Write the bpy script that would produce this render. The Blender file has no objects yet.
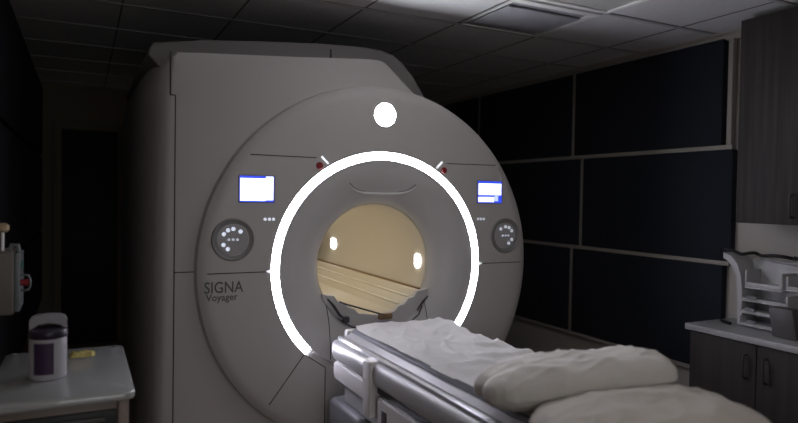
import bpy, bmesh, math, random
from mathutils import Vector, Matrix, noise
random.seed(4)
S = bpy.context.scene
C = S.collection
PI = math.pi

# ------------------------------------------------------------------ materials
def mat(name, col, rough=.5, metal=0., emit=None, es=0., bump=0., bscale=40., var=0., vscale=6., coat=0.):
    m = bpy.data.materials.new(name); m.use_nodes = True
    nt = m.node_tree; b = nt.nodes['Principled BSDF']
    b.inputs['Base Color'].default_value = (*col, 1)
    b.inputs['Roughness'].default_value = rough
    b.inputs['Metallic'].default_value = metal
    if coat: b.inputs['Coat Weight'].default_value = coat
    if emit:
        b.inputs['Emission Color'].default_value = (*emit, 1)
        b.inputs['Emission Strength'].default_value = es
    if bump or var:
        tc = nt.nodes.new('ShaderNodeTexCoord')
    if var:
        n = nt.nodes.new('ShaderNodeTexNoise'); n.inputs['Scale'].default_value = vscale
        n.inputs['Detail'].default_value = 4
        nt.links.new(tc.outputs['Object'], n.inputs['Vector'])
        r = nt.nodes.new('ShaderNodeValToRGB')
        r.color_ramp.elements[0].position = .3; r.color_ramp.elements[1].position = .7
        r.color_ramp.elements[0].color = (*[c*(1-var) for c in col], 1)
        r.color_ramp.elements[1].color = (*[min(1, c*(1+var)) for c in col], 1)
        nt.links.new(n.outputs['Fac'], r.inputs['Fac'])
        nt.links.new(r.outputs['Color'], b.inputs['Base Color'])
    if bump:
        n2 = nt.nodes.new('ShaderNodeTexNoise'); n2.inputs['Scale'].default_value = bscale
        n2.inputs['Detail'].default_value = 5
        nt.links.new(tc.outputs['Object'], n2.inputs['Vector'])
        bp = nt.nodes.new('ShaderNodeBump'); bp.inputs['Strength'].default_value = bump
        bp.inputs['Distance'].default_value = .01
        nt.links.new(n2.outputs['Fac'], bp.inputs['Height'])
        nt.links.new(bp.outputs['Normal'], b.inputs['Normal'])
    return m

def woodmat(name, c1, c2, rough=.5):
    m = bpy.data.materials.new(name); m.use_nodes = True
    nt = m.node_tree; b = nt.nodes['Principled BSDF']; b.inputs['Roughness'].default_value = rough
    tc = nt.nodes.new('ShaderNodeTexCoord'); mp = nt.nodes.new('ShaderNodeMapping')
    mp.inputs['Scale'].default_value = (22, 22, .8)
    n = nt.nodes.new('ShaderNodeTexNoise'); n.inputs['Scale'].default_value = 1.6; n.inputs['Detail'].default_value = 6
    r = nt.nodes.new('ShaderNodeValToRGB')
    r.color_ramp.elements[0].position = .32; r.color_ramp.elements[1].position = .68
    r.color_ramp.elements[0].color = (*c1, 1); r.color_ramp.elements[1].color = (*c2, 1)
    L = nt.links.new
    L(tc.outputs['Object'], mp.inputs['Vector']); L(mp.outputs['Vector'], n.inputs['Vector'])
    L(n.outputs['Fac'], r.inputs['Fac']); L(r.outputs['Color'], b.inputs['Base Color'])
    return m

M = dict(
    shell=mat('gantry_plastic', (.52, .50, .49), .48, bump=.03, bscale=300),
    cap=mat('cap_plastic_shaded', (.19, .18, .175), .6),  # shell plastic darkened, the cap's shade is put into its colour
    funnel=mat('funnel_plastic', (.56, .55, .55), .5),
    seam=mat('seam_dark', (.06, .055, .05), .8),
    bore=mat('bore_cream', (.62, .565, .455), .5),
    tray=mat('bore_tray', (.66, .60, .48), .42),
    tray2=mat('bore_tray_light', (.72, .68, .56), .45),
    ring=mat('ring_light', (1, 1, 1), .4, emit=(.86, .84, 1.0), es=34.),
    lamp=mat('round_lamp', (1, 1, 1), .4, emit=(.93, .96, 1.0), es=190.),
    pill=mat('bore_lamp', (1, 1, 1), .4, emit=(1, .97, 1.0), es=9.),
    tick=mat('marker_light', (1, 1, 1), .4, emit=(.85, .88, 1.0), es=1.1),
    icon=mat('icon_light', (1, 1, 1), .4, emit=(.72, .8, 1.0), es=.7),
    iconb=mat('icon_light_small', (1, 1, 1), .4, emit=(.62, .68, .85), es=.45),
    scr_blue=mat('screen_blue', (.02, .03, .3), .2, emit=(.05, .10, 1.0), es=.85),
    scr_white=mat('screen_white', (.8, .85, 1), .2, emit=(.80, .86, 1.0), es=1.7),
    scr_pale=mat('screen_pale', (.6, .7, 1), .2, emit=(.55, .68, 1.0), es=.95),
    bezel=mat('bezel_grey', (.22, .22, .24), .35),
    dialring=mat('dial_ring_grey', (.24, .235, .235), .4),
    dialface=mat('dial_face_grey', (.40, .39, .40), .35),
    red=mat('red_button', (.26, .02, .025), .35),
    letter=mat('lettering_grey', (.10, .10, .11), .5),
    hinge=mat('dark_metal', (.10, .10, .12), .35, metal=.6),
    brown=mat('brown_plastic', (.25, .16, .08), .5),
    bedwhite=mat('table_white', (.74, .73, .73), .35, coat=.3),
    bedgrey=mat('table_satin_grey', (.47, .47, .48), .36, metal=.15),
    bedstrip=mat('table_silver_strip', (.62, .63, .66), .25, metal=.5),
    beddark=mat('table_dark_gap', (.055, .055, .06), .5),
    bedblock=mat('table_grey_block', (.20, .205, .22), .4),
    pad=mat('mattress_grey', (.20, .205, .235), .6, bump=.1, bscale=60),
    sheet=mat('sheet_white', (.88, .87, .86), .85, bump=.25, bscale=35),
    pillow=mat('pillow_white', (.56, .54, .515), .9, bump=.45, bscale=14, var=.04),
    pillow2=mat('pillow_cream', (.47, .44, .405), .9, bump=.45, bscale=12, var=.04),
    floor=mat('vinyl_floor', (.22, .17, .13), .45, var=.12, vscale=3),
    ceil=mat('ceiling_tile', (.74, .74, .75), .9, bump=.2, bscale=120, var=.03, vscale=30),
    grid=mat('ceiling_grid_metal', (.52, .52, .52), .5),
    joint_shade=mat('ceiling_joint_shade', (.16, .16, .16), .9),
    vent=mat('vent_metal', (.40, .40, .43), .6),
    ventw=mat('vent_frame_white', (.90, .90, .88), .4),
    diffuser=mat('prismatic_diffuser', (.55, .56, .54), .35),
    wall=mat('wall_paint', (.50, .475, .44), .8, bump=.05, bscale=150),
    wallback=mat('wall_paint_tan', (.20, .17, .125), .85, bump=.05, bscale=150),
    trim=mat('trim_paint', (.40, .375, .335), .6),
    navy=mat('navy_fabric', (.014, .018, .028), .95, bump=.3, bscale=400, var=.1, vscale=60),
    door=mat('dark_door', (.012, .011, .010), .6),
    steel=mat('brushed_steel', (.5, .5, .5), .35, metal=.9),
    darksteel=mat('handle_steel', (.13, .12, .115), .35, metal=.8),
    counter=mat('countertop_grey', (.33, .33, .335), .4, var=.08, vscale=40),
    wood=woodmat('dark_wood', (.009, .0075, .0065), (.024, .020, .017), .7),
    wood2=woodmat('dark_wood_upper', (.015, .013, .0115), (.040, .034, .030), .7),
    kick=mat('kick_board', (.02, .02, .02), .8),
    cart=mat('cart_plastic', (.36, .37, .37), .25, coat=.4),
    cartbody=mat('cart_body', (.25, .20, .17), .45),
    cartdark=mat('cart_recess', (.02, .02, .022), .5),
    tub=mat('tub_white', (.40, .39, .42), .35),
    purple=mat('purple_label', (.040, .014, .055), .45),
    lid=mat('purple_lid', (.013, .007, .022), .35),
    lidw=mat('lid_cap_grey', (.32, .31, .34), .35),
    yellow=mat('yellow_wipe', (.50, .42, .14), .85, bump=.3),
    boxbeige=mat('box_beige', (.14, .12, .10), .5),
    boxside=mat('box_side_grey', (.15, .17, .17), .4),
    green=mat('green_part', (.03, .16, .10), .4),
    glass=mat('tube_clear', (.9, .9, .92), .1, coat=.5),
    tan=mat('tan_cap', (.45, .33, .2), .5),
    rack=mat('rack_white', (.50, .50, .51), .4),
    rubber=mat('black_rubber', (.015, .015, .017), .5),
    greybox=mat('dark_grey_plastic', (.075, .07, .07), .45),
)

# ------------------------------------------------------------------ helpers
def rootloc(p):
    v = Vector((0, 0, 0))
    while p is not None:
        v = v + p.location; p = p.parent
    return v

def link(name, bm, m, parent=None, origin=None, label=None, smooth=35):
    """build from a bmesh given in world coordinates"""
    bmesh.ops.recalc_face_normals(bm, faces=bm.faces)
    if parent is not None: off = rootloc(parent)
    elif origin is not None: off = Vector(origin)
    else: off = Vector((0, 0, 0))
    bmesh.ops.translate(bm, verts=bm.verts, vec=-off)
    me = bpy.data.meshes.new(name); bm.to_mesh(me); bm.free()
    me.materials.append(M[m] if isinstance(m, str) else m)
    if smooth:
        for p in me.polygons: p.use_smooth = True
        me.set_sharp_from_angle(angle=math.radians(smooth))
    o = bpy.data.objects.new(name, me); C.objects.link(o)
    if parent is not None: o.parent = parent
    elif origin is not None: o.location = origin
    if label: o['label'] = label
    return o

def thing(name, label, cat, loc, group=None):
    o = bpy.data.objects.new(name, None); C.objects.link(o); o.location = loc
    o.empty_display_size = .1
    return tag(o, label, cat, group)

def tag(o, label, cat, group=None):
    o['label'] = label; o['category'] = cat
    if group: o['group'] = group
    return o

def struct(name, bm, m, parent=None):
    o = link(name, bm, m, parent); 
    if parent is None: o['kind'] = 'structure'
    return o

def new(): return bmesh.new()

def box(bm, x0, x1, y0, y1, z0, z1, bev=0., seg=2):
    r = bmesh.ops.create_cube(bm, size=1)
    vs = r['verts']
    for v in vs:
        v.co = Vector(((x0+x1)/2+v.co.x*(x1-x0), (y0+y1)/2+v.co.y*(y1-y0), (z0+z1)/2+v.co.z*(z1-z0)))
    if bev:
        es = list({e for v in vs for e in v.link_edges})
        bmesh.ops.bevel(bm, geom=es, offset=bev, segments=seg, affect='EDGES', profile=.5)
    return bm

def bx(*a, **k): return box(new(), *a, **k)

def tube(bm, pts, r, n=10, closed=False):
    """round tube along points, r number or list"""
    pts = [Vector(p) for p in pts]; N = len(pts)
    rs = r if isinstance(r, (list, tuple)) else [r]*N
    rings = []; prev = None
    for i, p in enumerate(pts):
        if closed: t = (pts[(i+1) % N]-pts[i-1])
        else: t = (pts[min(i+1, N-1)]-pts[max(i-1, 0)])
        t.normalize()
        if prev is None:
            a = Vector((0, 0, 1)) if abs(t.z) < .9 else Vector((1, 0, 0))
            u = t.cross(a).normalized()
        else:
            u = (prev - t*prev.dot(t)).normalized()
        prev = u; w = t.cross(u)
        rings.append([bm.verts.new(p+(u*math.cos(2*PI*k/n)+w*math.sin(2*PI*k/n))*rs[i]) for k in range(n)])
    for i in range(N if closed else N-1):
        A = rings[i]; B = rings[(i+1) % N]
        for k in range(n): bm.faces.new((A[k], A[(k+1) % n], B[(k+1) % n], B[k]))
    if not closed:
        bm.faces.new(rings[0][::-1]); bm.faces.new(rings[-1])
    return bm

def lathe_y(bm, prof, cx, cz, a0=0., a1=2*PI, n=96, closedprof=False):
    """revolve profile [(r, y)] about the axis along Y through (cx, cz)"""
    full = abs(a1-a0-2*PI) < 1e-6
    m = n if full else n+1
    rows = []
    for i in range(m):
        a = a0+(a1-a0)*i/n
        rows.append([bm.verts.new((cx+r*math.cos(a), y, cz+r*math.sin(a))) for r, y in prof])
    P = len(prof)
    for i in range(n):
        A = rows[i]; B = rows[(i+1) % m]
        for j in range(P if closedprof else P-1):
            bm.faces.new((A[j], A[(j+1) % P], B[(j+1) % P], B[j]))
    if not full and closedprof:
        bm.faces.new(rows[0]); bm.faces.new(rows[-1][::-1])
    return bm

def lathe_z(bm, prof, cx, cy, n=40, sx=1., sy=1.):
    rows = []
    for i in range(n):
        a = 2*PI*i/n
        rows.append([bm.verts.new((cx+r*math.cos(a)*sx, cy+r*math.sin(a)*sy, z)) for r, z in prof])
    for i in range(n):
        A = rows[i]; B = rows[(i+1) % n]
        for j in range(len(prof)-1): bm.faces.new((A[j], A[j+1], B[j+1], B[j]))
    bm.faces.new([rw[0] for rw in rows]); bm.faces.new([rw[-1] for rw in rows][::-1])
    return bm

def disc_y(bm, cx, cz, y, r, th=.004, n=32, sz=1.):
    """coin with its face towards -Y"""
    prof_v = []
    for yy, rr in ((y+th, r), (y+th*.3, r), (y, r*.9)):
        prof_v.append([bm.verts.new((cx+rr*math.cos(2*PI*k/n), yy, cz+rr*sz*math.sin(2*PI*k/n))) for k in range(n)])
    for A, B in zip(prof_v, prof_v[1:]):
        for k in range(n): bm.faces.new((A[k], A[(k+1) % n], B[(k+1) % n], B[k]))
    bm.faces.new(prof_v[0]); bm.faces.new(prof_v[-1][::-1])
    return bm

def loops_solid(bm, loops):
    """skin a list of equally long vertex loops, capping the ends"""
    rows = [[bm.verts.new(p) for p in L] for L in loops]
    n = len(rows[0])
    for A, B in zip(rows, rows[1:]):
        for k in range(n): bm.faces.new((A[k], A[(k+1) % n], B[(k+1) % n], B[k]))
    bm.faces.new(rows[0][::-1]); bm.faces.new(rows[-1])
    return bm

def prism_y(bm, prof, y0, y1, bev=0.):
    """extrude an (x, z) outline along Y"""
    n = len(prof)
    A = [bm.verts.new((x, y0, z)) for x, z in prof]; B = [bm.verts.new((x, y1, z)) for x, z in prof]
    fs = [bm.faces.new(A), bm.faces.new(B[::-1])]
    for k in range(n): fs.append(bm.faces.new((A[k], A[(k+1) % n], B[(k+1) % n], B[k])))
    if bev:
        es = list({e for f in fs[:1] for e in f.edges})
        bmesh.ops.bevel(bm, geom=es, offset=bev, segments=3, affect='EDGES', profile=.5)
    return bm

def prism_x(bm, prof, x0, x1):
    n = len(prof)
    A = [bm.verts.new((x0, y, z)) for y, z in prof]; B = [bm.verts.new((x1, y, z)) for y, z in prof]
    bm.faces.new(A); bm.faces.new(B[::-1])
    for k in range(n): bm.faces.new((A[k], A[(k+1) % n], B[(k+1) % n], B[k]))
    return bm

def strip_y(bm, a, b, y, w=.004, d=.004):
    """thin bar in a plane of constant y from (x, z) a to b"""
    a = Vector(a); b = Vector(b); t = (b-a).normalized(); nn = Vector((-t.y, t.x))*w/2
    q = [a+nn, b+nn, b-nn, a-nn]
    return prism_y(bm, [(p.x, p.y) for p in q], y, y+d)

def smooth_poly(pts, it=2):
    for _ in range(it):
        out = []
        n = len(pts)
        for i in range(n):
            p = Vector(pts[i]); q = Vector(pts[(i+1) % n])
            out += [tuple(p*.75+q*.25), tuple(p*.25+q*.75)]
        pts = out
    return pts

def rrect(x0, x1, y0, y1, r, n=6):
    out = []
    for cx, cy, a in ((x1-r, y1-r, 0), (x0+r, y1-r, PI/2), (x0+r, y0+r, PI), (x1-r, y0+r, 1.5*PI)):
        for i in range(n+1):
            t = a+PI/2*i/n
            out.append((cx+r*math.cos(t), cy+r*math.sin(t)))
    return out

def text_mesh(name, s, size, loc, m, parent, sx=1.):
    """upright lettering facing -Y"""
    cu = bpy.data.curves.new(name, 'FONT'); cu.body = s; cu.size = size; cu.extrude = .0008; cu.offset = .0006
    cu.resolution_u = 3
    to = bpy.data.objects.new(name, cu); C.objects.link(to)
    dg = bpy.context.evaluated_depsgraph_get()
    me = bpy.data.meshes.new_from_object(to.evaluated_get(dg))
    bpy.data.objects.remove(to)
    me.transform(Matrix.Translation(Vector(loc)-rootloc(parent)) @ Matrix.Rotation(PI/2, 4, 'X') @ Matrix.Diagonal((sx, 1, 1, 1)))
    me.name = name; me.materials.clear(); me.materials.append(M[m])
    o = bpy.data.objects.new(name, me); C.objects.link(o); o.parent = parent
    return o

def copy_tree(o, parent=None):
    c = o.copy(); C.objects.link(c)
    if parent is not None: c.parent = parent
    for ch in [k for k in bpy.data.objects if k.parent == o]: copy_tree(ch, c)
    return c

# ------------------------------------------------------------------ the room
XL, XR, YB, YF, ZC = -.39, 3.62, 7.17, -1.3, 2.61
struct('floor', bx(XL-.15, XR+.15, YF-.15, YB+.15, -.1, 0), 'floor')
struct('ceiling', bx(XL-.15, XR+.15, YF-.15, YB+.15, ZC, ZC+.1), 'ceil')
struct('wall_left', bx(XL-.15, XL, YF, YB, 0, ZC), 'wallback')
struct('wall_right', bx(XR, XR+.15, YF, YB, 0, ZC), 'wall')
struct('wall_front', bx(XL-.15, XR+.15, YF-.15, YF, 0, ZC), 'wall')
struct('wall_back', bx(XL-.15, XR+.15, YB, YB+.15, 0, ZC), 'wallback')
struct('baseboard_right', bx(XR-.014, XR, 2.58, YB, 0, .1, bev=.004), 'kick')
struct('baseboard_back', bx(.45, XR-.014, YB-.014, YB, 0, .1, bev=.004), 'kick')
# ceiling grid: dark joints, strips coloured as tile-edge shadow, painted tee bars below
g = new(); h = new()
xs = [1.42+.61*k for k in range(-2, 4)]; ys = [3.30-.604*k for k in range(-6, 8)]
for x in xs:
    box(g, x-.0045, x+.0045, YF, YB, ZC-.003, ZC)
for y in ys:
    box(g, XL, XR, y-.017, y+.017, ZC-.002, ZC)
    box(h, XL, XR, y-.012, y+.012, ZC-.006, ZC-.002)
struct('trim_1', g, 'joint_shade'); struct('trim_2', h, 'grid')
# crown moulding on the right and left walls, stepped
struct('trim_3', prism_y(new(), [(XR, ZC), (XR-.06, ZC), (XR-.06, ZC-.012), (XR-.035, ZC-.022), (XR-.03, ZC-.05), (XR, ZC-.05)], 2.36, YB), 'trim')

# window into the control room, behind the camera
wn = struct('window_1', bx(-.25, .95, YF, YF+.03, 1.0, 1.9), 'bezel')

# dark door in the back wall
d1 = struct('door_1', bx(-.18, .33, YB-.03, YB, 0, 2.17, bev=.004), 'door')
fr = new()
for a in ((-.25, -.18, 0, 2.24), (.33, .40, 0, 2.24), (-.18, .33, 2.17, 2.24)): box(fr, a[0], a[1], YB-.045, YB, a[2], a[3], bev=.004)
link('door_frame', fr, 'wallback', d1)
hd = tube(new(), [(-.12, YB-.03, 1.02), (-.12, YB-.08, 1.02), (-.02, YB-.08, 1.02)], .009)
link('door_handle', hd, 'kick', d1)

# trims between the acoustic panels of the right wall
rows = [(.465, 1.169), (1.169, 1.893), (1.893, 2.585)]
splits = [3.965, 3.865, 3.975]           # where the vertical strip stands, by row from below
ends = [2.60, 2.550, 2.632]
tr = new()
for z in (.465, 1.169, 1.893): box(tr, XR-.04, XR, 2.565, YB, z-.014, z+.014, bev=.002)
for (z0, z1), y in zip(rows, splits):
    for k in range(3): box(tr, XR-.04, XR, y-.020+k*1.37, y+.020+k*1.37, z0+.014, z1-(.014 if z1 < 2 else 0), bev=.002)
box(tr, XR-.045, XR, 2.57, 2.60, 1.907, 2.56, bev=.002)
struct('trim_4', tr, 'trim')
names = [['lowest row', 'middle row', 'top row'], ['beside the counter', 'next along towards the scanner', 'hidden half behind the scanner', 'at the far end']]
for ri, ((z0, z1), y) in enumerate(zip(rows, splits)):
    cuts = [ends[ri], y, y+1.37, y+2.74]
    for k in range(3):
        a = cuts[k]+(.021 if k else 0); b = min(cuts[k+1]-.021, YB-.01)
        cy = (a+b)/2
        o = link('acoustic_panel', bx(XR-.05, XR-.001, a, b, z0+.015, z1-.016, bev=.006), 'navy', origin=(XR-.02, cy, (z0+z1)/2))
        tag(o, 'dark navy fabric wall panel, right wall, %s, %s' % (names[0][ri], names[1][k]), 'wall panel', 'navy panels on the right wall')
for ri, (z0, z1) in enumerate(rows):
    for k in range(2):
        a = 3.4+k*1.9; b = a+1.87
        o = link('acoustic_panel', bx(XL+.001, XL+.04, a, b, z0+.015, z1-.016, bev=.006), 'navy', origin=(XL+.02, (a+b)/2, (z0+z1)/2))
        tag(o, 'dark blue fabric panel on left wall, %s, %s one' % (names[0][ri], ['nearer', 'farther'][k]), 'wall panel', 'navy panels on the left wall')

# ceiling air diffuser and light fitting
v = thing('ceiling_vent', 'square ceiling air diffuser with white frame and grey plate above scanner', 'vent', (2.335, 3.0, ZC))
fr = new()
x0, x1, y0, y1 = 2.04, 2.63, 2.715, 3.275
box(fr, x0, x0+.012, y0, y1, ZC-.012, ZC-.003, bev=.002); box(fr, x1-.055, x1, y0, y1, ZC-.012, ZC-.003, bev=.002)
box(fr, x0+.012, x1-.055, y0, y0+.05, ZC-.012, ZC-.003, bev=.002); box(fr, x0+.012, x1-.055, y1-.012, y1, ZC-.012, ZC-.003, bev=.002)
link('frame', fr, 'ventw', v)
pl = new()
box(pl, x0+.02, x1-.065, y0+.10, y1-.10, ZC-.022, ZC-.010, bev=.006, seg=3)
link('face_plate', pl, 'vent', v, label='grey plate')
pk = new(); box(pk, x0+.012, x1-.055, y0+.05, y1-.012, ZC-.006, ZC-.003)
link('back_plate', pk, 'vent', v)
lt = thing('ceiling_light', 'unlit ceiling light fitting with white frame near the wall cabinets', 'ceiling light', (2.335, 2.1, ZC))
fr = new(); y0, y1 = 1.505, 2.665
for a in ((x0, x0+.03, y0, y1), (x1-.03, x1, y0, y1), (x0+.03, x1-.03, y0, y0+.03), (x0+.03, x1-.03, y1-.03, y1)):
    box(fr, a[0], a[1], a[2], a[3], ZC-.018, ZC-.003, bev=.003)
link('frame', fr, 'ventw', lt)
df = new(); box(df, x0+.03, x1-.03, y0+.03, y1-.03, ZC-.010, ZC-.003)
link('diffuser', df, 'diffuser', lt)

# ------------------------------------------------------------------ the scanner
CX, CZ, YD = 1.51, 1.16, 3.19
mri = thing('mri_scanner', 'large grey-white scanner with a glowing ring around its round tunnel', 'scanner', (CX, 4.1, 0))

outline = [(.268, .0), (.268, 2.06), (.285, 2.17), (.33, 2.232), (.40, 2.252), (.52, 2.262), (1.0, 2.297), (1.22, 2.316), (1.42, 2.332), (1.50, 2.333), (1.56, 2.326), (1.61, 2.308),
           (1.66, 2.278), (1.72, 2.232), (1.81, 2.155), (1.93, 2.06), (2.06, 1.93), (2.18, 1.75), (2.25, 1.5), (2.27, 1.16), (2.24, .7), (2.2, 0)]

def shell_with_hole(outl, y0, y1, ix, iz, depth, hole_r, steps=6):
    """outline solid, rounded at its front edge, bored through along Y"""
    bm = new(); n = len(outl); c = Vector((CX-.25, CZ))
    nr = []
    for i in range(n):
        a = Vector(outl[i-1]); b = Vector(outl[(i+1) % n]); t = (b-a).normalized()
        nn = Vector((-t.y, t.x))
        if nn.dot(Vector(outl[i])-c) < 0: nn = -nn
        nr.append(nn)
    rowsv = []
    for s in range(steps+1):
        a = PI/2*s/steps
        k = 1-math.sin(a); yy = y0+depth*(1-math.cos(a))
        row = []
        for i, p in enumerate(outl):
            x = p[0]-nr[i].x*ix*k; z = max(0, p[1]-nr[i].y*iz*k) if p[1] > 0 else 0
            row.append(bm.verts.new((x, yy, z)))
        rowsv.append(row)
    rowsv.append([bm.verts.new((p[0], y1, p[1])) for p in outl])
    for A, B in zip(rowsv, rowsv[1:]):
        for k in range(n): bm.faces.new((A[k], A[(k+1) % n], B[(k+1) % n], B[k]))
    N = 64
    hf = [bm.verts.new((CX+hole_r*math.cos(2*PI*k/N), y0, CZ+hole_r*math.sin(2*PI*k/N))) for k in range(N)]
    hb = [bm.verts.new((v.co.x, y1, v.co.z)) for v in hf]
    for k in range(N): bm.faces.new((hf[k], hf[(k+1) % N], hb[(k+1) % N], hb[k]))
    for outer, hole in ((rowsv[0], hf), (rowsv[-1], hb)):
        es = []
        for L in (outer, hole):
            for k in range(len(L)):
                e = bm.edges.get((L[k], L[(k+1) % len(L)])) or bm.edges.new((L[k], L[(k+1) % len(L)]))
                es.append(e)
        bmesh.ops.triangle_fill(bm, use_beauty=True, edges=es)
    return bm

link('housing', shell_with_hole(outline, 3.27, 5.12, .13, .012, .60, .42), 'shell', mri, smooth=40)
capo = [(.290, 2.235), (.294, 2.268), (.315, 2.300), (.54, 2.336), (.85, 2.368), (1.19, 2.398), (1.42, 2.408), (1.56, 2.404), (1.64, 2.388), (1.70, 2.352), (1.765, 2.28), (1.83, 2.19), (1.90, 2.08), (1.9, 1.9), (.6, 1.9)]
cb = new(); prism_y(cb, capo, 3.37, 5.08, bev=.012)
link('top_cap', cb, 'cap', mri, label='top cover coloured darker for shade', smooth=30)
s = new(); box(s, 1.245, 1.251, 3.362, 3.40, 2.20, 2.372); link('cover_seam', s, 'seam', mri)
# plinth under the housing front
link('plinth', bx(.60, 2.42, 3.24, 3.275, .0, .16, bev=.008), 'bezel', mri)

RI, RO = .595, .638
prof = [(.587, YD+.004), (.60, YD), (.80, YD-.001), (.955, YD), (.975, YD+.004), (.990, YD+.014), (.998, YD+.03), (1.0, YD+.05), (1.0, 3.272), (.587, 3.272)]
prof = [(RI, YD+.008), (RO-.0, YD+.008), (RO, YD-.0015), (RO+.004, YD-.0015), (.70, YD), (.80, YD-.001), (.925, YD), (.950, YD+.004), (.974, YD+.013), (.993, YD+.028), (1.0, YD+.052), (1.0, 3.272), (RI, 3.272)]
prof = [(r*1.008 if r > .9 else r, y) for r, y in prof]
link('front_cover', lathe_y(new(), prof, CX, CZ, n=160, closedprof=True), 'shell', mri)
fp = []
for i in range(15):
    t = i/14; a = t*PI/2
    fp.append((.352+.230*(1-math.cos(a)), 3.325-.1335*math.sin(a)))
fp = fp+[(RI-.003, YD-.0015), (RI-.0005, YD+.001), (RI-.0005, 3.30), (.56, 3.345), (.352, 3.345)]
link('tunnel_mouth', lathe_y(new(), fp, CX, CZ, n=128, closedprof=True), 'funnel', mri, label='flared tunnel mouth')
lip = lathe_y(new(), [(.345, 3.318), (.352, 3.314), (.360, 3.320), (.352, 3.33)], CX, CZ, n=96, closedprof=True)
link('mouth_lip', lip, 'tray2', mri)
# light ring, open at the bottom
AE = math.radians(45.2)
rp = [(RI, YD+.0005), (RO, YD+.0005), (RO, YD+.006), (RI, YD+.006)]
link('light_ring', lathe_y(new(), rp, CX, CZ, -AE, PI+AE, n=140, closedprof=True), 'ring', mri, label='glowing white ring light')
# bore liner
bl = lathe_y(new(), [(.352, 3.335), (.352, 5.22), (.362, 5.22), (.362, 3.335)], CX, CZ, n=96, closedprof=True)
link('tunnel_liner', bl, 'bore', mri, label='cream tunnel wall')
rear = lathe_y(new(), [(.362, 5.12), (.60, 5.12), (.60, 5.15), (.40, 5.22), (.362, 5.22)], CX, CZ, n=64, closedprof=True)
link('rear_rim', rear, 'shell', mri)
# tunnel lamps
def pill(y, ly, lz, side):
    bm = new(); n = 20
    ringv = []
    for dx, k in ((0, 1), (.006, .93)):
        row = []
        for i in range(n):
            a = 2*PI*i/n
            c_, s_ = math.cos(a), math.sin(a)
            yy = math.copysign(abs(c_)**.6, c_)*ly/2*k; zz = math.copysign(abs(s_)**.6, s_)*lz/2*k
            rr = .350-dx
            row.append(bm.verts.new((CX+side*math.sqrt(rr*rr-zz*zz), y+yy, CZ-.004+zz)))
        ringv.append(row)
    for i in range(n): bm.faces.new((ringv[0][i], ringv[0][(i+1) % n], ringv[1][(i+1) % n], ringv[1][i]))
    bm.faces.new(ringv[0]); bm.faces.new(ringv[1][::-1])
    return bm
for sd in (1, -1):
    for y, ly, lz in ((3.43, .072, .085), (4.89, .115, .085)):
        link('tunnel_lamp', pill(y, ly, lz, sd), 'pill', mri, label='small glowing tunnel lamp')
# bridge inside the bore: stepped valley running through
tp = [(-.300, -.160), (-.262, -.164), (-.238, -.198), (-.205, -.203), (-.175, -.236), (-.14, -.243), (-.115, -.272), (.03, -.292), (.115, -.272), (.14, -.243), (.175, -.236), (.205, -.203), (.238, -.198), (.262, -.164), (.300, -.160)]
low = [(.29*math.cos(a)*1.06, .335*math.sin(a)) for a in [math.radians(x) for x in (-32, -50, -70, -90, -110, -130, -148)]]
tb = prism_y(new(), [(CX+x, CZ+z) for x, z in tp+low], 3.30, 5.18)
br = link('table_bridge', tb, 'tray', mri, label='cream stepped tray inside the tunnel')
st = new()
for x, z in ((.222, -.197), (-.158, -.236), (.158, -.236)):
    box(st, CX+x-.012, CX+x+.012, 3.302, 5.17, CZ+z-.006, CZ+z+.003, bev=.002)
link('bright_strip', st, 'tray2', br)
link('tray_edge', bx(CX+.290, CX+.304, 3.303, 5.17, CZ-.162, CZ-.150, bev=.002), 'brown', br, label='dark tray edge line')
rl = tube(new(), [(CX-.235, 3.25, .965), (CX-.20, 3.245, .950), (CX+.02, 3.23, .880), (CX+.07, 3.23, .868)], [.004, .005, .005, .005])
link('bridge_arm', rl, 'hinge', mri)
link('bridge_catch', bx(CX+.0, CX+.085, 3.225, 3.255, .850, .884, bev=.008), 'brown', mri, label='small brown catch')
tpf = [(x, z) for x, z in tp]
arc = [(.372*math.cos(a), .372*math.sin(a)) for a in [math.radians(x) for x in range(-28, -153, -8)]]
fpm = prism_y(new(), [(CX+x, CZ+z) for x, z in [(-.335, -.150)]+tpf+[(.335, -.150)]+arc], 3.262, 3.300)
link('bridge_front', fpm, 'funnel', mri)
# bracket outline under the mouth and its hinge
hexa = [(-.300, -.205), (-.255, -.262), (-.225, -.300), (-.16, -.342), (-.05, -.372), (.10, -.374), (.19, -.350), (.26, -.300), (.30, -.235)]
def funnel_y(r):
    r = max(.352, min(.580, r)); a = math.acos(1-(r-.352)/.230); return 3.325-.1335*math.sin(a)
pts = []
for (a, b), (c, d) in zip(hexa, hexa[1:]):
    for k in range(4):
        x = a+(c-a)*k/4; z = b+(d-b)*k/4; pts.append((CX+x, funnel_y(math.hypot(x, z))-.004, CZ+z))
link('bridge_bracket', tube(new(), pts, .0045, n=6), 'hinge', mri)
link('bridge_hinge', bx(CX-.215, CX-.175, 3.235, 3.262, .845, .880, bev=.008), 'hinge', mri)
link('bridge_hinge', tube(new(), [(CX-.305, 3.25, .985), (CX-.27, 3.245, .945), (CX-.235, 3.24, .892), (CX-.205, 3.24, .868)], [.004, .007, .008, .005], n=8), 'hinge', mri)
link('bridge_hinge', tube(new(), [(CX+.325, 3.25, .965), (CX+.29, 3.245, .935), (CX+.25, 3.24, .888)], [.004, .007, .005], n=8), 'hinge', mri)
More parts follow.
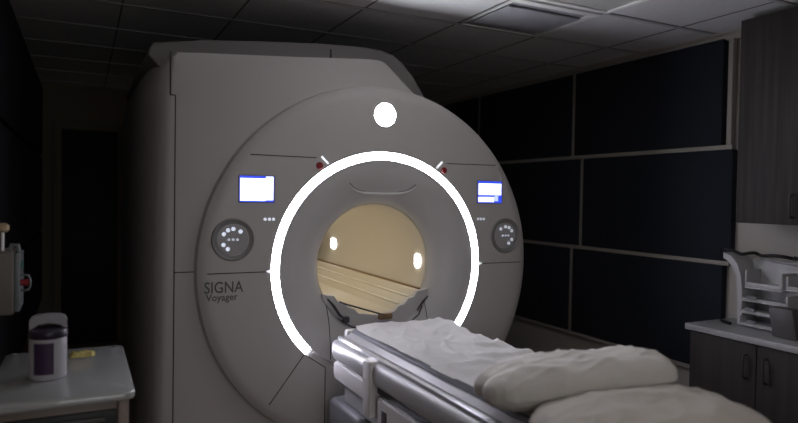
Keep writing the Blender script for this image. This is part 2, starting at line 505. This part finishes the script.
# slot tray above the mouth
pts = []
for k in range(17):
    a = math.radians(90+(k-8)/8*31); r = .415 if 2 < k < 14 else .415+.030*(abs(k-8)-5)/3
    x = r*math.cos(a)*1.0; z = .405+.035*((abs(k-8)/8)**6)+.010*((k-8)/8)**2
    x = (k-8)/8*.205
    pts.append((CX+x, funnel_y(math.hypot(x, z))-.006, CZ+z))
link('camera_ledge', tube(new(), pts, [.003+.005*math.cos((k-8)/8*PI/2) for k in range(17)], n=8), 'bedwhite', mri, label='slim pale ledge')
pts2 = [(x, y+.004, z+.012) for x, y, z in pts]
link('ledge_groove', tube(new(), pts2, .004, n=6), 'bezel', mri)

# panel joints on the front cover
y = YD-.0018
def xdisc(dz, r=.965): return math.sqrt(r*r-dz*dz)
jl = [((-xdisc(.592, .955), .592), (-.40, .590)), ((.40, .590), (xdisc(.592, .955), .592)),
      ((-.955, -.006), (-RO-.02, -.006)), ((RO+.02, -.006), (.955, -.006))]
for sg in (-1, 1):
    jl += [((sg*.455, -.455), (sg*.640, -.698)), ((sg*.445, -.458), (sg*.335, -.535)), ((sg*.335, -.535), (sg*.335, -.885))]
for (a0, b0), (a1, b1) in jl:
    s = new(); strip_y(s, (CX+a0, CZ+b0), (CX+a1, CZ+b1), y, w=.005); link('panel_joint', s, 'seam', mri, smooth=0)
for sg in (-1, 1):
    s = new()
    rr = [(CX+sg*.305, funnel_y(math.hypot(.305, z))-.0015, CZ+z) for z in [-.215-.02*k for k in range(15)]]
    tube(s, rr, .0022, n=4); link('mouth_joint', s, 'seam', mri, smooth=0)
for a_, b_, w_ in (((.385, 2.243), (.385, 2.03), .006), ((.385, 2.03), (.408, 2.03), .005), ((.408, 2.03), (.408, .30), .006), ((.408, 1.158), (.52, 1.158), .005)):
    s = new(); strip_y(s, a_, b_, 3.2685, w=w_, d=.03 if a_[0] < .4 else .006); link('housing_joint', s, 'seam', mri, smooth=0)

# round lamp, ticks, buttons
lp = new(); disc_y(lp, CX-.003, CZ+.845, YD-.006, .063, .008, 40)
link('status_lamp', lp, 'lamp', mri, label='round white lamp above the ring')
lp = lathe_y(new(), [(.063, YD-.002), (.066, YD-.007), (.071, YD-.004), (.072, YD+.002)], CX-.003, CZ+.845, n=40, closedprof=True)
link('lamp_bezel', lp, 'bezel', mri)
for sg in (-1, 1):
    b = new(); disc_y(b, CX+sg*.383, CZ+.549, YD-.010, .019, .012, 24)
    link('stop_button', b, 'red', mri, label='red stop button')
    t = new(); strip_y(t, (CX+sg*.372, CZ+.598), (CX+sg*.333, CZ+.560), YD-.002, w=.010)
    link('marker_tick', t, 'tick', mri, smooth=0)
    t = new(); prism_y(t, [(CX+sg*.665, CZ-.004), (CX+sg*RO, CZ+.006), (CX+sg*RO, CZ-.016)], YD-.003, YD+.001)
    link('marker_tick', t, 'tick', mri, smooth=0)
    for k in (-1, 0, 1):
        t = new(); disc_y(t, CX+sg*.650+k*.022, CZ+.264, YD-.003, .0075, .004, 16)
        link('indicator_dot', t, 'icon' if sg < 0 else 'iconb', mri)
# screens
for sg in (-1, 1):
    cx = CX+sg*(.716 if sg < 0 else .710); cz = CZ+(.418 if sg < 0 else .428); w, hh = .088, .066
    sc = link('display_screen', bx(cx-w-.006, cx+w+.006, YD-.003, YD+.004, cz-hh-.005, cz+hh+.005, bev=.003), 'bezel', mri, label='lit blue and white display')
    link('screen_glass', bx(cx-w, cx+w, YD-.0045, YD-.002, cz-hh, cz+hh), 'scr_blue', sc)
    p = new()
    if sg < 0:
        box(p, cx-w+.003, cx+.045, YD-.006, YD-.004, cz-hh+.006, cz+hh-.012)
        box(p, cx+.045, cx+w-.004, YD-.006, YD-.004, cz-hh+.010, cz+hh-.002)
    else:
        box(p, cx-w+.005, cx+w-.006, YD-.006, YD-.004, cz-.018, cz+hh-.014)
        box(p, cx-w+.005, cx+.030, YD-.006, YD-.004, cz-hh+.006, cz-.030)
    link('screen_picture', p, 'scr_white', sc)
    p = new()
    if sg < 0:
        for k in range(5): box(p, cx-.078, cx+.035, YD-.0068, YD-.006, cz-.045+k*.022-.0012, cz-.045+k*.022+.0012)
    else:
        for k in range(3): box(p, cx-.075, cx+.07, YD-.0068, YD-.006, cz-.006+k*.02-.0015, cz-.006+k*.02+.0015)
        box(p, cx+.034, cx+.060, YD-.006, YD-.004, cz-hh+.012, cz-.022)
    link('screen_text_lines', p, 'scr_pale', sc)
# dials
angs = {-1: (149, 119, 90, 48, 208, 241), 1: (132, 92, 62, 32, -28, -62)}
for sg in (-1, 1):
    cx = CX+sg*.833; cz = CZ+.162
    pr = [(.0, YD-.004), (.074, YD-.004), (.078, YD-.001), (.079, YD+.001), (.0, YD+.001)]
    ringp = [(.079, YD-.0005), (.094, YD-.0025), (.101, YD-.0085), (.106, YD-.006), (.108, YD+.001), (.079, YD+.001)]
    dl = link('control_dial', lathe_y(new(), ringp, cx, cz, n=56, closedprof=True), 'dialring', mri, label='round touch dial with dark rim')
    f = new(); disc_y(f, cx, cz, YD-.003, .078, .004, 48)
    link('dial_face', f, 'dialface', dl)
    for a in angs[sg]:
        ic = new()
        a = math.radians(a); disc_y(ic, cx+.054*math.cos(a), cz+.054*math.sin(a), YD-.006, .010, .003, 16)
        link('dial_icon', ic, 'icon' if sg < 0 else 'iconb', dl)
    for k in (-1, 0, 1):
        ic = new(); disc_y(ic, cx+k*.021, cz, YD-.006, .0065, .003, 12)
        link('dial_dot', ic, 'iconb', dl)
# lettering
text_mesh('maker_lettering', 'SIGNA', .080, (CX-.972, YD-.001, CZ-.102), 'letter', mri, .83)
text_mesh('model_lettering', 'Voyager', .050, (CX-.962, YD-.001, CZ-.141), 'letter', mri, .93)

# ------------------------------------------------------------------ patient table
bed = thing('patient_table', 'wheeled patient table with grey side rails docked at the scanner tunnel', 'patient table', (1.51, 2.0, 0))
Y0, Y1 = .75, 3.04
def side_loft(name, prof, y0, y1, m, parent, mirror=False, nose=.03, label=None):
    """profile (x, z) swept along Y with rounded nose"""
    bm = new(); cxp = sum(p[0] for p in prof)/len(prof); czp = sum(p[1] for p in prof)/len(prof)
    loops = []
    for s_, k in ((0, .70), (.2, .88), (.5, .97), (1, 1)):
        loops.append([(cxp+(x-cxp)*k, y1-nose*s_, czp+(z-czp)*k) for x, z in prof])
    loops.append([(x, y0, z) for x, z in prof])
    if mirror: loops = [[(3.02-x, y, z) for x, y, z in L] for L in loops]
    return link(name, loops_solid(bm, loops), m, parent, label=label, smooth=50)
rail = smooth_poly([(1.165, .70), (1.155, .76), (1.165, .800), (1.195, .812), (1.24, .812), (1.24, .70)], 2)
for mr in (False, True):
    side_loft('side_rail', rail, Y0, Y1+.03, 'bedgrey', bed, mr, nose=.05)
    side_loft('rail_strip', [(1.185, .810), (1.185, .824), (1.205, .828), (1.212, .824), (1.212, .810)], Y0+.02, Y1-.0, 'bedstrip', bed, mr, nose=.01)
    side_loft('rail_gap', [(1.185, .672), (1.185, .702), (1.24, .702), (1.24, .672)], Y0+.02, 2.60, 'beddark', bed, mr, nose=.01)
    lowp = smooth_poly([(1.17, .60), (1.162, .65), (1.168, .705), (1.25, .705), (1.25, .60)], 1)
    side_loft('rail_nose', lowp, 2.60, Y1+.015, 'bedwhite', bed, mr, nose=.05, label='white rounded rail end')
    # long lower panel with a hand slot
    bm = new(); X = 1.165
    a = prism_x(bm, [(Y0+.05, .47), (Y0+.05, .665), (2.50, .668), (2.50, .47)], X, X+.04)
    bmesh.ops.bevel(bm, geom=list(bm.edges), offset=.006, segments=2, affect='EDGES')
    if mr:
        for v_ in bm.verts: v_.co.x = 3.02-v_.co.x
    pn = link('side_panel', bm, 'bedwhite', bed)
    sl = bx(X-.002, X+.01, 2.40, 2.455, .545, .625, bev=.004) if not mr else bx(3.02-X-.01, 3.02-X+.002, 2.40, 2.455, .545, .625, bev=.004)
    link('hand_slot', sl, 'beddark', pn)
    cl = bx(1.145, 1.20, 2.54, 2.62, .56, .815, bev=.010, seg=3) if not mr else bx(1.82, 1.875, 2.54, 2.62, .56, .815, bev=.010, seg=3)
    link('rail_clamp', cl, 'bedwhite', bed, label='white clamp over the rail')
link('table_body', bx(1.20, 1.82, Y0+.05, 2.98, .50, .775, bev=.012), 'bedgrey', bed)
cr = prism_y(new(), [(1.215, .775), (1.215, .83), (1.235, .850), (1.27, .846), (1.30, .822), (1.72, .822), (1.75, .846), (1.785, .850), (1.805, .83), (1.805, .775)], Y0+.03, 3.01)
link('cradle', cr, 'bedgrey', bed)
link('cradle_cap', bx(1.216, 1.30, 2.985, 3.03, .80, .862, bev=.012, seg=3), 'bedwhite', bed, label='white cradle end cap')
link('mattress', bx(1.245, 1.745, Y0+.05, 3.0, .822, .868, bev=.015, seg=3), 'pad', bed)
link('docking_block', bx(1.16, 1.86, 2.70, 3.10, .16, .50, bev=.03, seg=3), 'bedblock', bed, label='grey docking block')
link('lift_column', bx(1.25, 1.77, 1.3, 2.6, .14, .50, bev=.02), 'bedwhite', bed)
link('side_step', bx(1.14, 1.40, 2.42, 2.72, .20, .47, bev=.03, seg=3), 'bedwhite', bed)
link('base', bx(1.18, 1.84, .9, 2.95, .09, .15, bev=.02), 'bedblock', bed)
for x in (1.24, 1.78):
    for y in (1.0, 2.8):
        w = new()
        n = 20
        rws = [[w.verts.new((xx, y+r*math.cos(2*PI*k/n), .05+r*math.sin(2*PI*k/n))) for k in range(n)] for xx, r in ((x-.018, .04), (x-.012, .05), (x+.012, .05), (x+.018, .04))]
        for A, B in zip(rws, rws[1:]):
            for k in range(n): w.faces.new((A[k], A[(k+1) % n], B[(k+1) % n], B[k]))
        w.faces.new(rws[0]); w.faces.new(rws[-1])
        ws = link('caster_wheel', w, 'rubber', bed)

# ------------------------------------------------------------------ linen
def fbm(x, y, z=0., o=4):
    return noise.fractal(Vector((x, y, z)), 1.0, 2.1, o)
def ridge(x, y, s, z=0.):
    return 1-abs(noise.noise(Vector((x*s, y*s, z))))*2
def make_sheet():
    bm = new(); nx, ny = 70, 170
    rowsv = []
    for j in range(ny+1):
        y = .95+(3.005-.95)*j/ny
        xl = 1.245+.016*noise.noise(Vector((y*4, 1.7, 0)))+.010*noise.noise(Vector((y*11, 5, 0)))
        if y > 2.86: xl += .03*((y-2.86)/.145)**2
        if 1.98 < y < 2.16: xl -= .012
        row = []
        for i in range(nx+1):
            t = i/nx; x = xl+(1.768-xl)*t
            w = min(1, t*9)*min(1, (3.005-y)*14+.25)
            u = (x-1.5)*.86-(y-2)*.5; vv = (x-1.5)*.5+(y-2)*.86
            z = .006
            z += w*.016*max(0, fbm(u*2.6, vv*6.5, 3)+.25)
            z += w*.028*max(0, ridge(u*.7, vv, 5, 2)-.45)**1.3
            z += w*.020*max(0, ridge(u, vv*.45, 9, 6)-.5)
            # broad lift near the head end, dying to the middle
            z += w*.026*math.exp(-((y-2.82)/.13)**2)*math.exp(-((x-1.68)/.16)**2)
            z += w*.010*math.exp(-((y-2.35)/.35)**2)*math.exp(-((x-1.5)/.2)**2)
            z += .004*math.exp(-t*14)
            zz = .868+z
            if x > 1.735: zz -= (x-1.735)*1.3
            row.append(bm.verts.new((x, y, zz)))
        rowsv.append(row)
    for A, B in zip(rowsv, rowsv[1:]):
        for k in range(nx): bm.faces.new((A[k], A[k+1], B[k+1], B[k]))
    return bm
bm = make_sheet()
g_ = bmesh.ops.solidify(bm, geom=bm.faces[:], thickness=.005)
o = link('bed_sheet', bm, 'sheet', origin=(1.52, 2.0, .87), smooth=80)
tag(o, 'crumpled white sheet spread over the patient table', 'sheet')

def puff(c, L, W, T, rot, tilt, roll, seedz, amp=.012, kxy=3.6, kz=2.2):
    """stuffed case: long axis L, width W, thickness T"""
    bm = new(); bmesh.ops.create_cube(bm, size=2)
    bmesh.ops.subdivide_edges(bm, edges=bm.edges[:], cuts=44, use_grid_fill=True)
    R = Matrix.Rotation(rot, 3, 'Z') @ Matrix.Rotation(tilt, 3, 'Y') @ Matrix.Rotation(roll, 3, 'X')
    for v in bm.verts:
        n = v.co.normalized()
        g = (abs(n.x)**kxy+abs(n.y)**kxy)**(kz/kxy)+abs(n.z)**kz
        q = n*g**(-1/kz)
        X, Y, Z = q.x*L/2, q.y*W/2, q.z*T/2
        # loose case: soft swells, long folds and puckers drawn in from the short ends
        wv = .9*noise.noise(Vector((X*4.5, Y*7, seedz)))+.55*noise.noise(Vector((X*11, Y*13, seedz+4)))
        wv += 1.5*max(0, ridge(X*.6+Y*.5, Y, 6.5, seedz)-.5)+1.0*max(0, ridge(X*.9, Y*1.3-X*.5, 11, seedz+2)-.5)
        wv += .65*math.sin(Y*46+4*noise.noise(Vector((X*5, Y*5, seedz))))*abs(q.x)**3
        p = Vector((X, Y, Z))+n*amp*wv*(1 if q.z > -.2 else .3)
        v.co = R @ p+Vector(c)
    return bm
from mathutils.bvhtree import BVHTree
def settle(bm, others, gap=.002):
    """let the soft cushion give way where it meets what it lies on"""
    for v in bm.verts:
        for t in others:
            h = t.ray_cast(Vector((v.co.x, v.co.y, 2)), Vector((0, 0, -1)))
            if h[0] is not None and v.co.z < h[0].z+gap: v.co.z = h[0].z+gap+.12*max(0, min(.01, v.co.z-h[0].z+.1))
sh = make_sheet(); t_sheet = BVHTree.FromBMesh(sh); sh.free()
pb = puff((1.435, 1.265, .922), .64, .46, .160, math.radians(-16), math.radians(-2), math.radians(-2), 3.3, .011, kxy=2.8, kz=1.8)
settle(pb, [t_sheet], .001)
t_pb = BVHTree.FromBMesh(pb)
pa = puff((1.440, 1.580, .965), .60, .33, .150, math.radians(-26), math.radians(-8), math.radians(-4), 9.1, .013, kxy=4.5, kz=2.4)
settle(pa, [t_sheet, t_pb], .001)
o = link('bed_pillow', pb, 'pillow2', origin=(1.48, 1.26, .87), smooth=80)
tag(o, 'lower flat cream pillow nearest the camera, under the rumpled pillow', 'pillow')
o = link('bed_pillow', pa, 'pillow', origin=(1.53, 1.66, .9), smooth=80)
tag(o, 'upper rumpled white pillow lying across sheet and lower pillow', 'pillow')

# ------------------------------------------------------------------ cabinets on the right
cab = thing('base_cabinet', 'dark wood-grain base cabinet under the grey countertop', 'cabinet', (3.41, 1.5, 0))
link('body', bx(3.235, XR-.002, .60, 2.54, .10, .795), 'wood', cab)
link('kick_board', bx(3.29, XR-.005, .60, 2.50, .0, .10), 'kick', cab)
ys_ = [2.537, 2.125, 1.712, 1.30, .888]
for k in range(4):
    d = link('door', bx(3.214, 3.234, ys_[k+1]+.002, ys_[k]-.002, .112, .79, bev=.002), 'wood', cab)
    hy = (ys_[k+1]+.055) if k % 2 == 0 else (ys_[k]-.055)
    h_ = tube(new(), [(3.214, hy, .60), (3.186, hy, .604), (3.184, hy, .615), (3.184, hy, .715), (3.186, hy, .726), (3.214, hy, .73)], .0055, n=8)
    link('handle', h_, 'darksteel', d, label='slim metal bar handle')
ct = bx(3.195, XR-.002, .58, 2.56, .797, .833, bev=.004)
o = link('countertop', ct, 'counter', origin=(3.41, 1.5, .80)); tag(o, 'grey laminate countertop running along the right wall', 'countertop')
up = thing('wall_cabinet', 'tall dark wood-grain wall cabinet hung above the countertop', 'cabinet', (3.47, 1.4, 1.43))
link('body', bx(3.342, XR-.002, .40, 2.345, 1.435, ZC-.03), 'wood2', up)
ys_ = [2.345, 1.972, 1.60, 1.228, .855, .48]
for k in range(5):
    d = link('door', bx(3.32, 3.341, ys_[k+1]+.002, ys_[k]-.002, 1.437, ZC-.035, bev=.002), 'wood2', up)
    hy = (ys_[k+1]+.05) if k % 2 == 0 else (ys_[k]-.05)
    h_ = tube(new(), [(3.32, hy, 1.475), (3.292, hy, 1.477), (3.290, hy, 1.485), (3.290, hy, 1.585), (3.292, hy, 1.593), (3.32, hy, 1.595)], .0055, n=8)
    link('handle', h_, 'darksteel', d, label='slim metal bar handle')

# white moulded holder on the counter
rk = thing('plastic_holder', 'white moulded plastic holder with slots standing on countertop against wall', 'holder', (3.5, 2.2, .833))
side = []
cs = [(2.50, 1.215), (2.475, 1.205), (2.44, 1.17), (2.415, 1.12), (2.405, 1.06), (2.40, .99), (2.40, .835)]
inner = [(2.372, .835), (2.372, .99), (2.378, 1.06), (2.388, 1.13), (2.41, 1.19), (2.45, 1.235), (2.50, 1.25)]
link('curved_side', prism_x(new(), cs+inner, 3.44, 3.59), 'rack', rk)
bm = new(); box(bm, 3.57, 3.60, 1.95, 2.40, .835, 1.22, bev=.004)
link('back_plate', bm, 'rack', rk)
def tray(y0, y1, z0, z1, xf):
    b = new(); t = .012
    box(b, xf, 3.585, y0, y1, z0, z0+t, bev=.003)
    box(b, xf, 3.585, y0, y0+t, z0+t, z1, bev=.003); box(b, xf, 3.585, y1-t, y1, z0+t, z1, bev=.003)
    box(b, xf, xf+t, y0+t, y1-t, z0+t, z0+(z1-z0)*.35, bev=.003)
    return b
for (y0, y1, z0, z1, xf) in ((2.14, 2.36, 1.055, 1.16, 3.44), (1.95, 2.12, 1.07, 1.15, 3.44), (2.10, 2.38, .98, 1.04, 3.43), (2.10, 2.38, .91, .965, 3.43), (2.10, 2.38, .84, .895, 3.42)):
    link('tray', tray(y0, y1, z0, z1, xf), 'rack', rk)
for z, dy in ((1.006, 0), (.935, .01), (.865, 0)):
    link('label_slot', bx(3.415, 3.43, 2.27+dy, 2.33+dy, z-.008, z+.010, bev=.002), 'bezel', rk)
o = link('card_box', bx(3.32, 3.40, 1.98, 2.11, .834, .99, bev=.006), 'greybox', origin=(3.38, 2.04, .834))
for v_ in o.data.vertices: v_.co.y += (v_.co.z)*.18
tag(o, 'small dark grey box leaning in front of the white holder', 'box')
pts = []
for k in range(60):
    t = k/59; y = 2.55-.62*t
    pts.append((3.50+.035*math.sin(t*21), y+.03*math.sin(t*17+1), 1.243+.006*math.sin(t*26)+.012-.012*t))
o = link('coiled_tubing', tube(new(), pts, .010, n=8), 'rubber', origin=(3.5, 2.25, 1.24))
tag(o, 'dark thin tubing lying tangled along the top of white holder', 'tubing')
pts = [(3.43, 2.26-.02*k, 1.236-.002*k+.002*math.sin(k)) for k in range(14)]
o = link('plastic_wand', tube(new(), pts, [.005]+[.007]*12+[.005], n=8), 'lidw', origin=(3.47, 2.1, 1.235))
tag(o, 'short pale grey rod across the holder top, under dark tubing', 'rod')
o = link('pen_cap', tube(new(), [(3.38, 2.40, .845), (3.40, 2.46, .845), (3.41, 2.485, .848)], [.009, .011, .006], n=10), 'rubber', origin=(3.4, 2.44, .834))
tag(o, 'small dark marker lying at the left end of the countertop', 'marker')

# ------------------------------------------------------------------ supply cart on the left
ca = thing('supply_cart', 'grey plastic-topped supply cart at lower left with dark drawers', 'cart', (-.05, 2.57, 0))
X0, X1, YY0, YY1 = -.268, .160, 2.215, 2.925
base = rrect(X0, X1, YY0, YY1, .035)
def slab(outl, z0, z1, r=.006):
    c = Vector((sum(p[0] for p in outl)/len(outl), sum(p[1] for p in outl)/len(outl)))
    lps = []
    for z, k in ((z0, .985), (z0+r, 1), (z1-r, 1), (z1-r*.3, .992), (z1, .98)):
        lps.append([(c.x+(x-c.x)*k, c.y+(y-c.y)*k, z) for x, y in outl])
    return loops_solid(new(), lps)
link('worktop', slab(base, .872, .900), 'cart', ca)
for x in (-.235, .128):
    w = lathe_z(new(), [(.012, .899), (.012, .903), (.009, .9045)], x, 2.895, n=16)
    link('corner_plug', w, 'bezel', ca)
link('body', bx(X0+.03, X1-.022, YY0+.045, YY1-.03, .12, .872, bev=.006), 'cartbody', ca)
fr = new()
for x in (X0+.035, X1-.035): box(fr, x-.016, x+.016, YY0+.022, YY0+.05, .12, .872, bev=.005)
link('corner_post', fr, 'cartbody', ca)
for k, (z0, z1) in enumerate(((.745, .838), (.60, .735), (.44, .59), (.15, .43))):
    d = link('drawer', bx(X0+.055, X1-.055, YY0+.030, YY0+.05, z0, z1, bev=.004), 'cartdark', ca)
    hz = z1-.02
    hb = new(); box(hb, X0+.09, X1-.09, YY0+.012, YY0+.030, hz-.012, hz+.004, bev=.004)
    link('drawer_pull', hb, 'greybox', d)
for x in (X0+.06, X1-.06):
    for y in (YY0+.09, YY1-.08):
        w = new(); n = 18
        rws = [[w.verts.new((xx, y+r*math.cos(2*PI*k/n), .05+r*math.sin(2*PI*k/n))) for k in range(n)] for xx, r in ((x-.014, .04), (x-.009, .05), (x+.009, .05), (x+.014, .04))]
        for A, B in zip(rws, rws[1:]):
            for k in range(n): w.faces.new((A[k], A[(k+1) % n], B[(k+1) % n], B[k]))
        w.faces.new(rws[0]); w.faces.new(rws[-1])
        cw = link('caster_wheel', w, 'rubber', ca)
        link('caster_fork', bx(x-.022, x+.022, y-.02, y+.02, .085, .12, bev=.004), 'steel', cw)

tb_ = thing('wipes_tub', 'white cleaning wipes tub with purple label and purple lid on cart', 'tub', (-.103, 2.505, .9))
link('body', lathe_z(new(), [(.052, .900), (.058, .903), (.059, .910), (.059, 1.038), (.056, 1.042), (.052, 1.046)], -.103, 2.505, n=48), 'tub', tb_)
lb = new(); th0 = math.atan2(-2.505, .103)        # direction from the tub to the room's middle
rws = []
for r in (.0592, .0602):
    rws.append([[lb.verts.new((-.103+r*math.cos(th0+a), 2.505+r*math.sin(th0+a), z)) for z in (.922, .975, 1.030)] for a in [math.radians(-45+62*k/12) for k in range(13)]])
A, B = rws
for k in range(12):
    for j in range(2):
        lb.faces.new((B[k][j], B[k+1][j], B[k+1][j+1], B[k][j+1])); lb.faces.new((A[k][j], A[k][j+1], A[k+1][j+1], A[k+1][j]))
link('label_panel', lb, 'purple', tb_, label='dark purple label')
link('lid', lathe_z(new(), [(.060, 1.043), (.062, 1.046), (.062, 1.064), (.059, 1.069), (.045, 1.072), (.02, 1.073)], -.103, 2.505, n=48), 'lid', tb_, label='dark purple lid')
arch = [(-.161, 2.52, 1.055), (-.161, 2.522, 1.085), (-.156, 2.525, 1.104), (-.14, 2.53, 1.113), (-.103, 2.532, 1.117), (-.066, 2.53, 1.113), (-.050, 2.525, 1.104), (-.045, 2.522, 1.085), (-.045, 2.52, 1.055)]
ab = new()
prism_y(ab, [(-.161, 1.052), (-.161, 1.098), (-.154, 1.110), (-.140, 1.115), (-.103, 1.118), (-.066, 1.115), (-.052, 1.110), (-.045, 1.098), (-.045, 1.052), (-.052, 1.070), (-.072, 1.084), (-.103, 1.088), (-.134, 1.084), (-.154, 1.070)], 2.51, 2.545)
link('flip_cap', ab, 'lidw', tb_, label='raised pale flip cap')

bm = new(); nx = 14
rowsv = []
for j in range(9):
    row = []
    for i in range(nx+1):
        x = -.04+.09*i/nx; y = 2.75+.09*j/8
        edge = min(1, min(i, nx-i)/2)*min(1, min(j, 8-j)/2)
        row.append(bm.verts.new((x+.006*noise.noise(Vector((0, j*.7, 1))), y+.014*noise.noise(Vector((i*.4, 0, 1))), .9015+edge*(.010+.008*noise.noise(Vector((x*40, y*40, 2)))))))
    rowsv.append(row)
for A, B in zip(rowsv, rowsv[1:]):
    for k in range(nx): bm.faces.new((A[k], A[k+1], B[k+1], B[k]))
r_ = bmesh.ops.extrude_face_region(bm, geom=bm.faces[:])
for v_ in [e for e in r_['geom'] if isinstance(e, bmesh.types.BMVert)]: v_.co.z = .9008
o = link('folded_wipe', bm, 'yellow', origin=(0, 2.8, .901)); tag(o, 'crumpled yellow cloth lying on cart behind the wipes tub', 'cloth')

# box on the left wall with a flow tube
wb = thing('wall_box', 'beige wall-mounted box with small clear tube on top, above cart', 'wall box', (-.30, 2.8, 1.09))
link('body', bx(-.389, -.222, 2.70, 2.90, 1.09, 1.325, bev=.010, seg=3), 'boxbeige', wb)
link('side_plate', bx(-.222, -.204, 2.71, 2.89, 1.10, 1.318, bev=.006), 'boxside', wb, label='pale grey side plate')
link('green_button', bx(-.204, -.196, 2.74, 2.77, 1.262, 1.285, bev=.003), 'green', wb)
kb = new(); tube(kb, [(-.205, 2.74, 1.205), (-.188, 2.74, 1.205), (-.178, 2.74, 1.205)], [.012, .012, .014], n=16)
kn = link('red_knob', kb, 'red', wb)
link('knob_guard', tube(new(), [(-.204, 2.74, 1.235), (-.178, 2.74, 1.232), (-.172, 2.74, 1.215), (-.172, 2.74, 1.19), (-.178, 2.74, 1.178), (-.204, 2.74, 1.175)], .004, n=8), 'boxside', wb)
link('flow_tube', tube(new(), [(-.262, 2.75, 1.32), (-.262, 2.75, 1.395)], .0055, n=14), 'glass', wb, label='thin clear tube')
link('tube_cap', tube(new(), [(-.262, 2.75, 1.395), (-.262, 2.75, 1.402), (-.262, 2.75, 1.42), (-.262, 2.75, 1.428)], [.012, .022, .022, .010], n=20), 'tan', wb, label='tan cap')
link('top_fitting', tube(new(), [(-.24, 2.77, 1.32), (-.235, 2.77, 1.345), (-.215, 2.77, 1.343), (-.212, 2.77, 1.32)], .009, n=10), 'boxside', wb)

# ------------------------------------------------------------------ lights
def area(name, loc, rot, sx, sy, e, col):
    l = bpy.data.lights.new(name, 'AREA'); l.shape = 'RECTANGLE'; l.size = sx; l.size_y = sy; l.energy = e; l.color = col
    o = bpy.data.objects.new(name, l); C.objects.link(o); o.location = loc; o.rotation_euler = rot
    return o
R = math.radians
area('overhead_fill', (1.0, .1, 2.58), (R(12), 0, 0), .6, 1.2, 10., (1., .91, .84))  # unseen fill behind the camera, added to light the scanner front
area('scanner_side_fill', (1.6, 2.25, 2.57), (0, 0, 0), .4, .4, 2.6, (1., .95, .91))  # small fill added above the table to brighten the linen
o = area('rear_fill', (.35, YF+.05, 1.45), (R(76), 0, 0), 1.1, .85, 5., (.95, .97, 1.))  # added fill from behind the camera, standing in for window light
o.data.spread = R(110)
area('tunnel_fill', (CX, 4.2, CZ+.325), (0, 0, 0), .10, 1.5, 2.2, (1., .90, .74))  # hidden warm fill added to brighten the tunnel, no fitting modelled

w = bpy.data.worlds.new('World'); S.world = w; w.use_nodes = True
w.node_tree.nodes['Background'].inputs[0].default_value = (.02, .022, .025, 1)
w.node_tree.nodes['Background'].inputs[1].default_value = .3

# ------------------------------------------------------------------ camera
cam = bpy.data.cameras.new('Camera'); co = bpy.data.objects.new('Camera', cam); C.objects.link(co)
cam.sensor_width = 36; cam.lens = 631*36/798
cam.dof.use_dof = True; cam.dof.focus_distance = 3.4; cam.dof.aperture_fstop = 1.4
yaw, pit, rol = R(26.7), R(1.33), R(.95)
F = Vector((math.sin(yaw)*math.cos(pit), math.cos(yaw)*math.cos(pit), -math.sin(pit)))
R0 = Vector((math.cos(yaw), -math.sin(yaw), 0)); U0 = R0.cross(F)
Rv = R0*math.cos(rol)+U0*math.sin(rol); Uv = U0*math.cos(rol)-R0*math.sin(rol)
mt = Matrix((Rv, Uv, -F)).transposed().to_4x4(); mt.translation = Vector((0, 0, 1.55))
co.matrix_world = mt
cam.clip_start = .02
S.camera = co
S.view_settings.view_transform = 'Standard'; S.view_settings.look = 'None'
S.view_settings.gamma = 1; S.view_settings.use_curve_mapping = False
S.view_settings.exposure = 0.
